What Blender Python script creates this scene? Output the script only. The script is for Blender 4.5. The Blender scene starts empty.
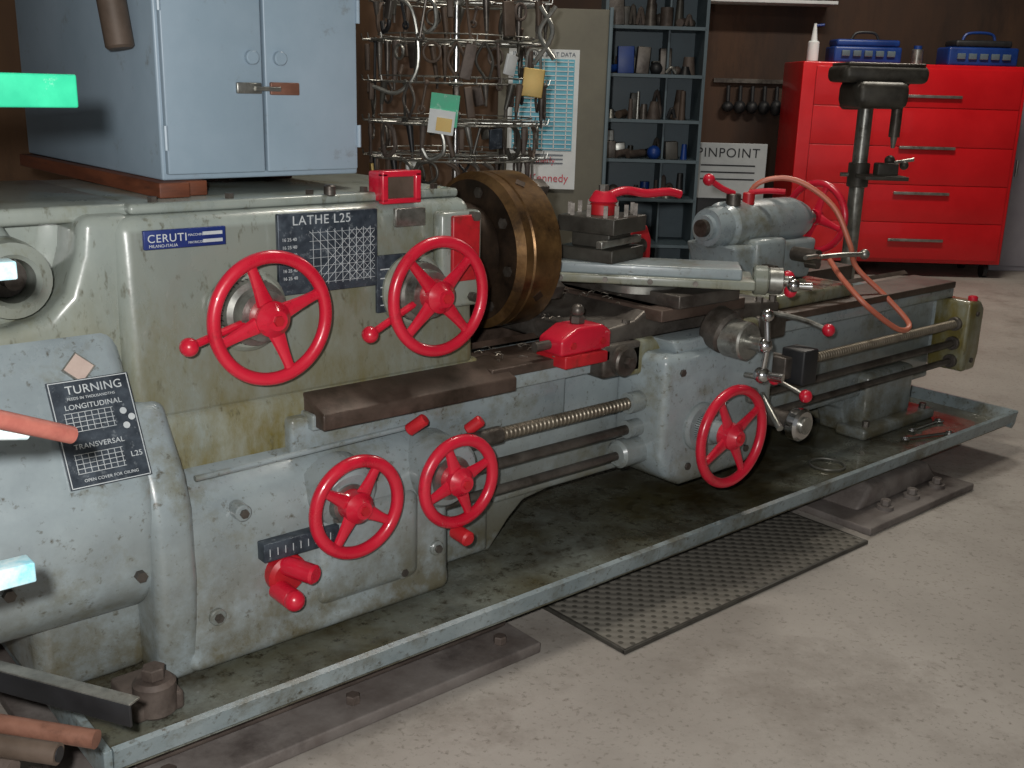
import bpy, bmesh, math, random
from mathutils import Vector, Matrix, Euler
random.seed(7)
sc=bpy.context.scene
try:
    sc.view_settings.view_transform='Standard'
except Exception: pass
V=Vector
# ---------- camera frame ----------
f=1060.;p=math.radians(15.75);yaw=math.radians(49.1);ro=math.radians(1.6);H=1.6
hd=V((math.cos(yaw),math.sin(yaw),0));rt=V((math.sin(yaw),-math.cos(yaw),0));zz=V((0,0,1))
Fw=math.cos(p)*hd-math.sin(p)*zz;u0=math.sin(p)*hd+math.cos(p)*zz
Rr=math.cos(ro)*rt+math.sin(ro)*u0;Uu=-math.sin(ro)*rt+math.cos(ro)*u0
cd=bpy.data.cameras.new("camera");cam=bpy.data.objects.new("camera",cd);sc.collection.objects.link(cam)
cd.sensor_width=36;cd.lens=36*f/1024;cd.clip_start=.05
M=Matrix((Rr,Uu,-Fw)).transposed().to_4x4();M.translation=V((0,0,H));cam.matrix_world=M
sc.camera=cam
def RW(s,d,z=0): return hd*d+rt*s+V((0,0,z))
RZ=yaw-math.pi/2

# ---------- materials ----------
def lin(c):
    if isinstance(c,str): c=[int(c[i:i+2],16)/255 for i in (0,2,4)]
    return tuple([(x/12.92 if x<=.04045 else ((x+.055)/1.055)**2.4) for x in c])+(1,)
def mat(name,c,c2=None,rough=.5,metal=0,scale=6,grime=None,gamt=.5,gscale=3,bump=.0,bscale=40,coat=0,stretch=(1,1,1),rv=.15,lo=.35,hi=.65,chips=None,camt=.5,cscale=45,low=None,lowz=(0,1),lowamt=.7,edge=None):
    m=bpy.data.materials.new(name);m.use_nodes=True
    nt=m.node_tree;N=nt.nodes;L=nt.links;b=N["Principled BSDF"]
    b.inputs["Metallic"].default_value=metal
    b.inputs["Coat Weight"].default_value=coat
    tc=N.new("ShaderNodeTexCoord");mp=N.new("ShaderNodeMapping");mp.inputs["Scale"].default_value=stretch
    L.new(tc.outputs["Object"],mp.inputs["Vector"])
    n=N.new("ShaderNodeTexNoise");n.inputs["Scale"].default_value=scale;n.inputs["Detail"].default_value=8;n.inputs["Roughness"].default_value=.65
    L.new(mp.outputs[0],n.inputs["Vector"])
    r=N.new("ShaderNodeValToRGB");r.color_ramp.elements[0].color=lin(c);r.color_ramp.elements[1].color=lin(c2 or c)
    r.color_ramp.elements[0].position=lo;r.color_ramp.elements[1].position=hi
    L.new(n.outputs["Fac"],r.inputs["Fac"]);col=r.outputs["Color"]
    def layer(col,color,amt,sc_,loc,mul=None,det=10,mx_=.85):
        g=N.new("ShaderNodeTexNoise");g.inputs["Scale"].default_value=sc_;g.inputs["Detail"].default_value=det;g.inputs["Roughness"].default_value=.72
        mp2=N.new("ShaderNodeMapping");mp2.inputs["Location"].default_value=loc;mp2.inputs["Scale"].default_value=stretch
        L.new(tc.outputs["Object"],mp2.inputs["Vector"]);L.new(mp2.outputs[0],g.inputs["Vector"])
        mr=N.new("ShaderNodeMapRange");mr.inputs["From Min"].default_value=.62-amt*.25;mr.inputs["From Max"].default_value=.78-amt*.2
        mr.inputs["To Max"].default_value=mx_
        L.new(g.outputs["Fac"],mr.inputs["Value"]);fac=mr.outputs[0]
        if mul is not None:
            k=N.new("ShaderNodeMath");k.operation='MULTIPLY';L.new(fac,k.inputs[0]);L.new(mul,k.inputs[1]);fac=k.outputs[0]
        mx=N.new("ShaderNodeMix");mx.data_type='RGBA'
        L.new(fac,mx.inputs["Factor"]);L.new(col,mx.inputs[6]);mx.inputs[7].default_value=lin(color);return mx.outputs[2]
    if grime: col=layer(col,grime,gamt,gscale,(3.1,1.7,9.2))
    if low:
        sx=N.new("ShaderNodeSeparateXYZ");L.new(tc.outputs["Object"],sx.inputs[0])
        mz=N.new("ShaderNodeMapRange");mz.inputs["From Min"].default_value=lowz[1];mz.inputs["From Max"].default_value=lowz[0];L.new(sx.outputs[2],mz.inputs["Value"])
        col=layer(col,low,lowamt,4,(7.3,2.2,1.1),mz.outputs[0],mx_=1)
    if chips: col=layer(col,chips,camt,cscale,(1.1,5.7,2.2),det=3,mx_=.9)
    if edge:
        ge=N.new("ShaderNodeNewGeometry");me_=N.new("ShaderNodeMapRange");me_.inputs["From Min"].default_value=.52;me_.inputs["From Max"].default_value=.62;me_.inputs["To Max"].default_value=.7
        L.new(ge.outputs["Pointiness"],me_.inputs["Value"])
        k=N.new("ShaderNodeMath");k.operation='MULTIPLY';L.new(me_.outputs[0],k.inputs[0]);L.new(n.outputs["Fac"],k.inputs[1])
        mx=N.new("ShaderNodeMix");mx.data_type='RGBA';L.new(k.outputs[0],mx.inputs["Factor"]);L.new(col,mx.inputs[6]);mx.inputs[7].default_value=lin(edge);col=mx.outputs[2]
    L.new(col,b.inputs["Base Color"])
    r2=N.new("ShaderNodeMapRange");r2.inputs["To Min"].default_value=max(.03,rough-rv);r2.inputs["To Max"].default_value=min(1,rough+rv)
    L.new(n.outputs["Fac"],r2.inputs["Value"]);L.new(r2.outputs[0],b.inputs["Roughness"])
    if bump:
        bn=N.new("ShaderNodeTexNoise");bn.inputs["Scale"].default_value=bscale;bn.inputs["Detail"].default_value=4
        L.new(tc.outputs["Object"],bn.inputs["Vector"])
        bp=N.new("ShaderNodeBump");bp.inputs["Strength"].default_value=bump;bp.inputs["Distance"].default_value=.01
        L.new(bn.outputs["Fac"],bp.inputs["Height"]);L.new(bp.outputs[0],b.inputs["Normal"])
    return m
PA=mat("paint_blue_gray","828d92","9ba7ab",.30,0,3.5,"6a6750",.38,4.5,.14,12,.25,chips="4a4434",camt=.10,cscale=42,low="544a2a",lowz=(.1,.66),lowamt=1.15,edge="4a4636")
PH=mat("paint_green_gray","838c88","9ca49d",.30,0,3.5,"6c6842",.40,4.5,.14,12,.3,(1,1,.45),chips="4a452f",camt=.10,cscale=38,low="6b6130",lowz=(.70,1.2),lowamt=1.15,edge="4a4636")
PC=mat("paint_cabinet_blue","8598a6","93a4b2",.42,0,2,"6a6a62",.08,12,.05,30)
RED=mat("red_enamel","b8142c","ca2038",.30,0,6,"6a1014",.20,14,.1,25,.4)
RDK=mat("red_worn","a01420","bb2028",.45,0,8,"5a2a20",.4,12)
BRS=mat("chuck_oiled_steel","5c4328","8a6a42",.36,.65,5,"32241a",.45,6,.1,30,.1)
BRD=mat("chuck_dark","2a211a","463629",.5,.5,8,"18120c",.5,6)
STL=mat("machined_steel","858580","a8a8a2",.34,.8,20,"4a4236",.35,14)
STD=mat("oily_steel","4a4440","6b6660",.42,.55,9,"2a2218",.5,6,.1,40)
SCR=mat("leadscrew_steel","6c6458","867e70",.4,.6,9,"3a3226",.5,5)
WAY=mat("oily_bedway","40342c","5f5048",.45,.3,7,"261e16",.5,5,.15,30)
CHR=mat("chrome","b8b8b8","d0d0d0",.2,1,20)
BLK=mat("black_plastic","17181a","222326",.5,0,8)
DGR=mat("dark_gray_casting","393733","504e48",.45,.3,8,"242019",.4,8,.1,30)
TRY=mat("tray_paint","727f83","8c979a",.4,0,4,"4c4630",.55,5,.1,30,.2,chips="3c3626",camt=.25)
TRI=mat("tray_oily","4e4a34","747a74",.25,0,2.4,"32260f",.78,2.6,.15,20,.4,chips="2a2416",camt=.35,cscale=30)
RST=mat("rusty_iron","4c423d","665b54",.6,.2,9,"2f2722",.5,6,.3,30)
PADM=mat("foot_plate_iron","5f5753","7a7470",.6,.1,5,"3e3634",.5,4,.2,30)
WOOD=mat("oiled_wood","4a2416","6e3c24",.6,0,6,"22120c",.4,5,stretch=(.4,.4,3))
PLY=mat("brown_plywood","4a3424","60462f",.75,0,2,"2c1e14",.45,3,stretch=(1,1,.2))
WHT=mat("white_paper","ccd0d0","dde0e0",.7,0,5)
LBL=mat("label_blue","1c2c66","24387c",.4,.2,8)
LBK=mat("label_black","2c333c","454e58",.4,.3,30,"8c949a",.22,60)
LBT=mat("label_print","b9c0c4","cdd2d4",.4,.2,10)
PNK=mat("label_pink","a8948c","bcaaa0",.5,0,10)
SHB=mat("shelf_gray_blue","4c5c64","5c6c74",.5,0,4)
SGY=mat("locker_gray","8a8790","98959c",.5,0,3)
BRD2=mat("notice_gray","625f54","706d60",.7,0,4)
CAB=mat("cabinet_red","c00e18","d2141d",.35,0,2,coat=.3)
BLU=mat("toolbox_blue","0f2c66","183e88",.4,0,4)
GRN=mat("green_paint","1c9470","2cb084",.5,0,8,"c8d8d0",.25,20)
TEAL=mat("poster_teal","4a9cb4","6cb4c6",.5,0,8)
TWP=mat("worn_light_paint","6ab8cc","dfe6e6",.5,0,14)
BRN=mat("brown_rod","8a4c44","a8685a",.5,0,12,"5a3a30",.35,16)
BRP=mat("copper_brown_pipe","6e4a3c","8a6252",.45,.3,12,"3a2a22",.4,10)
HOSE=mat("rubber_hose","b4604c","c07058",.45,0,6)
LEA=mat("aged_bronze","463a30","62544a",.6,.2,6)
CHIPM=mat("brass_tag","948048","b09458",.5,.4,20)
SWARF=mat("metal_swarf","6a6258","a09a90",.4,.7,60)

# ---------- geometry collector ----------
def group(name,loc=(0,0,0)):
    e=bpy.data.objects.new(name,None);e.empty_display_size=.1;e.location=loc;sc.collection.objects.link(e);return e
class Part:
    def __init__(s,name,parent=None,sharp=35):
        s.name=name;s.parent=parent;s.bm=bmesh.new();s.mats=[];s.sharp=sharp
    def mi(s,m):
        if m not in s.mats: s.mats.append(m)
        return s.mats.index(m)
    def add(s,b,m,bev=0,seg=3,angle=30):
        if bev:
            es=[e for e in b.edges if len(e.link_faces)==2 and e.calc_face_angle(0)>math.radians(angle)]
            bmesh.ops.bevel(b,geom=es,offset=bev,segments=seg,affect='EDGES',profile=.5,clamp_overlap=True)
        bmesh.ops.recalc_face_normals(b,faces=b.faces[:])
        i=s.mi(m)
        for fc in b.faces: fc.material_index=i
        t=bpy.data.meshes.new("t");b.to_mesh(t);b.free();s.bm.from_mesh(t);bpy.data.meshes.remove(t);return s
    def B(s,c,sz,m,bev=0,rot=None,seg=3):
        b=bmesh.new();bmesh.ops.create_cube(b,size=1)
        for v in b.verts: v.co=V((v.co.x*sz[0],v.co.y*sz[1],v.co.z*sz[2]))
        if bev:
            bmesh.ops.bevel(b,geom=b.edges[:],offset=min(bev,min(sz)*.49),segments=seg,affect='EDGES',profile=.5)
        mt=Matrix.Translation(c)
        if rot is not None: mt=mt@(Euler(rot).to_matrix().to_4x4())
        b.transform(mt);return s.add(b,m)
    def X(s,x0,x1,y0,y1,z0,z1,m,bev=0,seg=3):
        return s.B(((x0+x1)/2,(y0+y1)/2,(z0+z1)/2),(abs(x1-x0),abs(y1-y0),abs(z1-z0)),m,bev,None,seg)
    def REV(s,prof,o,d,m,n=32,bev=0):
        d=V(d).normalized();q=d.to_track_quat('Z','Y').to_matrix()
        b=bmesh.new();rings=[]
        for r,h in prof:
            if r<1e-5: rings.append([b.verts.new(V(o)+q@V((0,0,h)))])
            else: rings.append([b.verts.new(V(o)+q@V((r*math.cos(2*math.pi*k/n),r*math.sin(2*math.pi*k/n),h))) for k in range(n)])
        for a,c in zip(rings,rings[1:]):
            for k in range(n):
                k2=(k+1)%n
                if len(a)==1 and len(c)==1: continue
                if len(a)==1: b.faces.new((a[0],c[k],c[k2]))
                elif len(c)==1: b.faces.new((a[k],a[k2],c[0]))
                else: b.faces.new((a[k],a[k2],c[k2],c[k]))
        return s.add(b,m,bev)
    def C(s,p0,p1,r,m,r2=None,n=24,bev=0):
        p0=V(p0);p1=V(p1);L=(p1-p0).length;r2=r if r2 is None else r2
        if bev:
            pr=[(0,0),(r-bev,0),(r,bev),(r2,L-bev),(r2-bev,L),(0,L)]
        else: pr=[(0,0),(r,0),(r2,L),(0,L)]
        return s.REV(pr,p0,p1-p0,m,n)
    def S(s,c,r,m,sc_=(1,1,1),n=16):
        b=bmesh.new();bmesh.ops.create_uvsphere(b,u_segments=n,v_segments=n//2+2,radius=r)
        for v in b.verts: v.co=V((v.co.x*sc_[0],v.co.y*sc_[1],v.co.z*sc_[2]))+V(c)
        return s.add(b,m)
    def TOR(s,c,d,R,r,m,n=48,k=12,rx=None):
        d=V(d).normalized();q=d.to_track_quat('Z','Y').to_matrix();rx=rx or r
        b=bmesh.new();vs=[[b.verts.new(V(c)+q@V(((R+rx*math.cos(2*math.pi*j/k))*math.cos(2*math.pi*i/n),(R+rx*math.cos(2*math.pi*j/k))*math.sin(2*math.pi*i/n),r*math.sin(2*math.pi*j/k)))) for j in range(k)] for i in range(n)]
        for i in range(n):
            for j in range(k):
                b.faces.new((vs[i][j],vs[(i+1)%n][j],vs[(i+1)%n][(j+1)%k],vs[i][(j+1)%k]))
        return s.add(b,m)
    def PR(s,pts,ax,a0,a1,m,bev=0,seg=3,mt=None):
        b=bmesh.new()
        def mk(a,q):
            l=list(q);l.insert(ax,a);return b.verts.new(V(l))
        A=[mk(a0,q) for q in pts];Bv=[mk(a1,q) for q in pts];n=len(pts)
        b.faces.new(A);b.faces.new(Bv[::-1])
        for i in range(n): b.faces.new((A[i],A[(i+1)%n],Bv[(i+1)%n],Bv[i]))
        if bev:
            bmesh.ops.recalc_face_normals(b,faces=b.faces[:])
            es=[e for e in b.edges if e.calc_face_angle(0)>math.radians(28)]
            bmesh.ops.bevel(b,geom=es,offset=bev,segments=seg,affect='EDGES',profile=.5,clamp_overlap=True)
        if mt is not None: b.transform(mt)
        return s.add(b,m)
    def TUBE(s,pts,r,m,n=8,sub=6,closed=False,r2=None):
        P=[V(q) for q in pts]
        Q=[]
        if sub>1 and len(P)>2:
            E=[2*P[0]-P[1]]+P+[2*P[-1]-P[-2]]
            for i in range(1,len(E)-2):
                a,b_,c,d=E[i-1:i+3]
                for j in range(sub):
                    t=j/sub
                    Q.append(.5*((2*b_)+(-a+c)*t+(2*a-5*b_+4*c-d)*t*t+(-a+3*b_-3*c+d)*t**3))
            Q.append(P[-1])
        else: Q=P
        b=bmesh.new();rings=[];up=None
        for i,q in enumerate(Q):
            t=(Q[min(i+1,len(Q)-1)]-Q[max(i-1,0)]).normalized()
            if up is None: up=t.orthogonal().normalized()
            up=(up-t*up.dot(t)).normalized();w=t.cross(up)
            rr=r if r2 is None else r+(r2-r)*i/(len(Q)-1)
            rings.append([b.verts.new(q+rr*(math.cos(2*math.pi*k/n)*up+math.sin(2*math.pi*k/n)*w)) for k in range(n)])
        for a,c in zip(rings,rings[1:]):
            for k in range(n): b.faces.new((a[k],a[(k+1)%n],c[(k+1)%n],c[k]))
        b.faces.new(rings[0]);b.faces.new(rings[-1][::-1])
        return s.add(b,m)
    def TXT(s,txt,o,rot,size,m,ext=.0006,align='LEFT',space=1,mt=None):
        c=bpy.data.curves.new("tx","FONT");c.body=txt;c.size=size;c.extrude=ext;c.align_x=align;c.space_character=space
        ob=bpy.data.objects.new("tx",c);sc.collection.objects.link(ob);bpy.context.view_layer.update()
        me=bpy.data.meshes.new_from_object(ob);bpy.data.objects.remove(ob)
        b=bmesh.new();b.from_mesh(me);bpy.data.meshes.remove(me)
        if mt is None: mt=Matrix.Translation(o)@Euler(rot).to_matrix().to_4x4()
        b.transform(mt);return s.add(b,m)
    def done(s,mod=None):
        me=bpy.data.meshes.new(s.name)
        for m in s.mats: me.materials.append(m)
        s.bm.to_mesh(me);s.bm.free()
        for q in me.polygons: q.use_smooth=True
        me.set_sharp_from_angle(angle=math.radians(s.sharp))
        ob=bpy.data.objects.new(s.name,me);sc.collection.objects.link(ob)
        if s.parent: ob.parent=s.parent
        return ob
FX=(math.pi/2,0,0)

# ---------- room ----------
FL=mat("concrete_floor","908a83","a49e97",.6,0,1.1,"766e66",.42,2.0,.15,25,0,rv=.12,chips="6c645c",camt=.22,cscale=55)
WB=mat("wall_plywood_dark","33231a","4c3424",.75,0,1.5,"20150f",.4,2,stretch=(1,1,.25))
WG=mat("wall_gray","6d6a62","7d7a70",.8,0,2)
def roombox(name,s0,s1,d0,d1,z0,z1,m):
    q=Part(name);q.B((0,0,0),(s1-s0,d1-d0,z1-z0),m)
    o=q.done();o.location=RW((s0+s1)/2,(d0+d1)/2,(z0+z1)/2);o.rotation_euler=(0,0,RZ);return o
roombox("floor",-6,8,-3,12,-.1,0,FL)
roombox("wall_back",-6,8,10.9,11.1,0,4.2,WB)
roombox("wall_left",-6.2,-6,-3,11,0,4.2,WB)
roombox("ceiling",-6,8,-3,11.1,4.2,4.3,WG)
roombox("wall_right",8,8.2,-3,11,0,4.2,WG)
roombox("wall_partition",-3.5,-.03,6.15,6.2,0,4.2,PLY)

# ================= LATHE =================
LA=group("engine_lathe")
t=Part("drip_tray",LA)
t.X(.66,4.86,2.06,3.2,.13,.15,TRI)
t.PR([(2.07,.125),(2.04,.15),(2.03,.20),(2.045,.205),(2.065,.155),(2.08,.15)],0,.66,4.88,TRY)
t.PR([(4.84,.13),(4.86,.155),(4.885,.20),(4.90,.20),(4.885,.14),(4.86,.12)],1,2.04,3.2,TRY)
t.X(.64,.66,2.04,3.2,.12,.20,TRY,.003)
t.X(.66,4.88,3.19,3.21,.12,.2,TRY,.003)
t.done()
t=Part("tray_supports",LA)
t.X(.75,1.88,2.16,3.1,.035,.13,RST,.015)
t.X(.60,1.90,2.03,3.2,0,.035,PADM,.006)
t.X(3.45,4.25,1.90,3.2,0,.03,PADM,.006)
t.PR([(3.55,.03),(4.18,.03),(4.1,.10),(4.08,.125),(3.64,.125),(3.62,.10)],1,2.02,3.0,PADM,.02)
for x in (3.68,3.88,4.08):
    t.C((x,1.98,.03),(x,1.98,.045),.032,PADM,n=20);t.C((x,1.98,.045),(x,1.98,.07),.02,PADM,n=6,bev=.003)
for x in (.8,1.3,1.8): t.C((x,2.1,.035),(x,2.1,.06),.020,RST,n=6,bev=.003)
t.done()
t=Part("bed",LA)
t.PR([(1.6,.15),(2.02,.15),(2.1,.24),(2.16,.29),(2.3,.31),(3.9,.31),(4.02,.27),(4.07,.15),(4.55,.15),(4.55,.3),(4.72,.36),(4.72,.70),(1.6,.70)],1,2.42,2.56,PA,.012)
t.PR([(1.0,.15),(2.02,.15),(2.1,.24),(2.3,.31),(3.9,.31),(4.07,.15),(4.55,.15),(4.55,.3),(4.72,.36),(4.72,.70),(1.0,.70)],1,2.9,3.05,PA,.012)
t.X(4.1,4.5,2.45,3.0,.16,.6,PA,.02);t.X(1.7,2.0,2.5,3.0,.16,.7,PA,.02)
t.X(1.30,2.30,2.385,2.60,.56,.735,PA,.012)
t.X(4.02,4.62,2.30,2.45,.15,.20,PA,.015)
t.X(4.12,4.5,2.36,2.45,.18,.42,PA,.03)
t.X(2.02,4.70,2.405,2.43,.315,.345,PA,.01)
for x in (4.08,4.56): t.C((x,2.335,.2),(x,2.335,.225),.016,STD,n=6)
t.done()
t=Part("bed_ways",LA)
t.X(1.35,4.76,2.36,2.56,.70,.745,PA,.006)
t.X(1.96,4.76,2.355,2.57,.745,.775,WAY,.004)
t.X(1.96,4.76,2.90,3.08,.70,.775,WAY,.004)
t.PR([(2.60,.775),(2.64,.775),(2.62,.79)],0,1.96,4.76,WAY)
t.X(1.96,4.72,2.56,2.90,.60,.64,TRI)
t.X(4.70,4.77,2.37,3.07,.45,.70,PA,.02)
t.done()
t=Part("way_cover",LA)
t.PR([(2.32,.752),(2.32,.708),(2.46,.708),(2.46,.795),(2.44,.795)],0,1.36,2.03,WAY,.006)
t.done()
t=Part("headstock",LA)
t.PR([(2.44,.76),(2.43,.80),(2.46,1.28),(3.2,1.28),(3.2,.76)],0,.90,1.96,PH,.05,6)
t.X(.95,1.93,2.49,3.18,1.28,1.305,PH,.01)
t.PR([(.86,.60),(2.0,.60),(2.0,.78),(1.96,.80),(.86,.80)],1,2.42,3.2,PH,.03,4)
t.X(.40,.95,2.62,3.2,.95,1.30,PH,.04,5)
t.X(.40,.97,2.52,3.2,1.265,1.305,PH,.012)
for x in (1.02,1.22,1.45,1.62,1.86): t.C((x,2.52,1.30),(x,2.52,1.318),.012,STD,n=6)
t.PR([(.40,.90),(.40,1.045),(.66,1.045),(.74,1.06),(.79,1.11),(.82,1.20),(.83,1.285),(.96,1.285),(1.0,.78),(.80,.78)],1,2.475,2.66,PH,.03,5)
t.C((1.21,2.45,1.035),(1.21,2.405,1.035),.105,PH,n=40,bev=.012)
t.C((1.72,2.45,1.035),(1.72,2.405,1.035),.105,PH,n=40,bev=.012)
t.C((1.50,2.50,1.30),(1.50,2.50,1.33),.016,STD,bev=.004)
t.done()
t=Part("headstock_end_boss",LA)
t.REV([(0,0.0),(.045,0),(.047,.05),(.05,.10),(.06,.11),(.085,.10),(.09,.05),(.09,-.06)],(.67,2.56,1.155),(0,-1,0),PH)
t.REV([(0,0.001),(.044,0.001)],(.67,2.51,1.155),(0,-1,0),STD)
t.C((.67,2.53,1.155),(.67,2.45,1.155),.02,STD)
t.PR([(.50,1.03),(.75,1.03),(.75,1.16),(.72,1.22),(.69,1.25),(.68,1.30),(.50,1.30)],1,2.54,2.64,PH,.025)
t.done()
t=Part("end_cover",LA)
t.PR([(2.95,.36),(2.37,.34),(2.30,.42),(2.285,.60),(2.30,.68),(2.44,.95),(2.49,1.04),(2.95,1.05)],0,.34,.90,PA,.045,5)
t.X(.62,.9,2.4,3.0,.15,.5,PA,.04)
for x,z in ((.55,.5),(.84,.46)): t.C((x,2.3,z),(x,2.278,z),.014,STD,n=6)
t.done()
t=Part("feed_gearbox",LA)
t.PR([(2.26,.16),(2.28,.22),(2.285,.48),(2.305,.56),(2.35,.62),(2.44,.66),(2.75,.66),(2.75,.16)],0,.93,1.76,PA,.05,6)
t.PR([(2.285,.15),(2.27,.42),(2.28,.60),(2.31,.68),(2.42,.84),(2.75,.84),(2.75,.15)],0,.87,.98,PA,.03,5)
t.X(1.3,1.64,2.265,2.34,.23,.50,PA,.035,5)
for x,z in ((1.10,.56),(1.02,.30),(1.70,.30),(1.58,.26)):
    t.C((x,2.32,z),(x,2.270,z),.022,PA,n=24,bev=.003);t.C((x,2.275,z),(x,2.262,z),.012,STD,n=6)
t.X(1.72,2.0,2.40,2.5,.16,.62,PA,.02)
t.C((1.39,2.36,.56),(1.39,2.25,.53),.095,PA,n=36,bev=.015)
t.TUBE([(1.0,2.32,.66),(1.25,2.33,.66),(1.5,2.33,.665),(1.7,2.34,.665)],.008,PA,n=8)
t.done()
t=Part("levelling_lug",LA)
t.C((.82,2.2,.15),(.82,2.2,.24),.05,RST,n=20,bev=.01);t.C((.82,2.2,.24),(.82,2.2,.27),.028,RST,n=6,bev=.003)
t.X(.76,.88,2.17,2.33,.15,.20,RST,.01)
t.done()
def handwheel(name,c,d,R,rim=.0155,ns=4,rot0=0,hub=.035,knob=None,backlen=.1,backr=.07,backmat=None,knobm=None):
    d=V(d).normalized();q=d.to_track_quat('Z','Y').to_matrix()
    t=Part(name,LA)
    t.TOR(c,d,R-rim,rim*.95,RED,n=64,k=14,rx=rim)
    c=V(c)
    t.REV([(0,.035),(hub*.55,.035),(hub*.7,.025),(hub,.012),(hub*1.05,-.02),(hub,-.03)],c,d,RED,28)
    t.REV([(0,.042),(hub*.3,.042),(hub*.32,.03)],c,d,RDK,6)
    for i in range(ns):
        a=rot0+2*math.pi*i/ns
        e=q@V((math.cos(a),math.sin(a),0))
        w=d.cross(e)
        b=bmesh.new();rings=[]
        for k in range(9):
            s_=k/8;pos=c+e*(hub*.7+(R-rim*1.4-hub*.7)*s_)-d*.004
            wd=.024-.011*math.sin(s_*math.pi*.5)+(.006 if k==8 else 0);th=.011
            rings.append([b.verts.new(pos+w*wd*math.cos(2*math.pi*j/10)+d*th*math.sin(2*math.pi*j/10)) for j in range(10)])
        for A,Bq in zip(rings,rings[1:]):
            for j in range(10): b.faces.new((A[j],A[(j+1)%10],Bq[(j+1)%10],Bq[j]))
        t.add(b,RED)
    if backlen:
        bm_=backmat or STL
        t.REV([(0,0),(backr*1.1,0),(backr*1.1,.02),(backr,.025),(backr*.97,backlen*.6),(backr*.8,backlen*.65),(backr*.75,backlen),(0,backlen)],c-d*(backlen+.03),d,bm_,40)
        for i in range(40):
            a=2*math.pi*i/40;e=q@V((math.cos(a),math.sin(a),0))
            t.C(c-d*(backlen+.0)+e*backr*.985,c-d*(backlen-.02)+e*backr*.985,.0016,BLK,n=4)
    if knob:
        k0=V(knob)
        t.TUBE([c-d*.05,(c-d*.05)*.4+k0*.6,k0],.010,RED,n=10,sub=4);t.S(k0,.023,RED)
    t.done()
ny=(0,-1,0)
handwheel("handwheel_1",(1.21,2.30,1.035),ny,.168,rim=.0165,ns=4,rot0=.35,hub=.045,knob=(1.0,2.31,.99),backlen=.11,backr=.085)
handwheel("handwheel_2",(1.72,2.30,1.035),ny,.168,rim=.0165,ns=4,rot0=.75,hub=.045,knob=(1.50,2.31,.955),backlen=.11,backr=.085)
handwheel("handwheel_3",(1.385,2.20,.53),ny,.143,ns=4,rot0=1.0,rim=.0175,hub=.042,backlen=.09,backr=.07)
handwheel("handwheel_4",(1.72,2.20,.525),ny,.138,ns=4,rot0=.35,rim=.0175,hub=.042,backlen=.17,backr=.085)
handwheel("handwheel_5",(2.75,2.05,.495),ny,.178,ns=4,rot0=.5,hub=.045,rim=.0175,backlen=.12,backr=.05,backmat=PA)
t=Part("selector_knobs",LA)
t.X(1.14,1.36,2.250,2.30,.42,.47,LBK,.003)
for i in range(9): t.X(1.155+.022*i,1.157+.022*i,2.2485,2.255,.435,.455,LBT)
t.C((1.21,2.30,.37),(1.21,2.25,.365),.055,RDK,bev=.01)
t.C((1.20,2.27,.395),(1.24,2.17,.39),.026,RED,bev=.006)
t.C((1.18,2.27,.335),(1.19,2.20,.325),.027,RED,bev=.006);t.S((1.19,2.195,.325),.028,RED)
t.C((1.72,2.22,.37),(1.72,2.15,.365),.022,RDK,bev=.006)
t.C((1.63,2.32,.66),(1.66,2.28,.70),.018,RDK,bev=.004);t.C((1.84,2.32,.62),(1.87,2.29,.655),.018,RDK,bev=.004)
t.C((1.72,2.38,.54),(1.72,2.24,.53),.10,PA,bev=.01,n=36)
t.done()
t=Part("headstock_plates",LA)
t.X(.955,1.16,2.425,2.436,1.205,1.25,LBL,.002)
t.TXT("CERUTI",(.962,2.422,1.222),FX,.027,LBT,space=1.1)
t.TXT("MILANO-ITALIA",(.965,2.422,1.210),FX,.010,LBT)
t.X(1.10,1.15,2.422,2.426,1.232,1.24,LBT);t.X(1.10,1.15,2.422,2.426,1.214,1.222,LBT)
t.TXT("MACCHINA",(1.062,2.422,1.232),FX,.008,LBT);t.TXT("MATRICOLA",(1.062,2.422,1.214),FX,.008,LBT)
t.X(1.30,1.60,2.422,2.436,1.06,1.27,LBK,.003)
t.TXT("LATHE L25",(1.34,2.420,1.240),FX,.034,LBT,space=1.1)
for i in range(9):
    t.X(1.40+.022*i,1.4008+.022*i,2.4205,2.423,1.08,1.225,LBT)
for i in range(7): t.X(1.39,1.59,2.4205,2.423,1.085+.022*i,1.0858+.022*i,LBT)
for i in range(8):
    o_=.024*i
    t.C((1.39+o_,2.4215,1.085),(min(1.59,1.39+o_+.137),2.4215,1.085+min(.137,.2-o_)),.0006,LBT,n=4)
    t.C((1.39+o_,2.4215,1.222),(min(1.59,1.39+o_+.137),2.4215,1.222-min(.137,.2-o_)),.0006,LBT,n=4)
for i in range(6): t.TXT("16 25 40",(1.31,2.4205,1.20-.02*i),FX,.012,LBT)
t.X(1.66,1.76,2.422,2.436,1.215,1.265,STL,.002)
t.X(1.64,1.765,2.465,2.53,1.28,1.362,RED,.008)
for a_,b_,c_,e_ in ((1.635,1.765,1.348,1.365),(1.635,1.765,1.275,1.29),(1.635,1.655,1.28,1.36),(1.745,1.765,1.28,1.36)): t.X(a_,b_,2.448,2.47,c_,e_,RED,.004)
t.X(1.65,1.75,2.458,2.466,1.29,1.35,LEA)
t.X(1.80,1.95,2.40,2.45,.97,1.25,PH,.015);t.X(1.83,1.93,2.385,2.40,1.05,1.24,RDK,.006)
for z in (1.0,1.235): t.C((1.91,2.41,z),(1.91,2.375,z),.014,STD,n=6)
t.X(1.60,1.70,2.425,2.436,.98,1.14,LBK,.002)
for i in range(5): t.X(1.61,1.69,2.4235,2.426,1.0+.025*i,1.003+.025*i,LBT)
t.done()
t=Part("turning_plate",LA)
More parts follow.
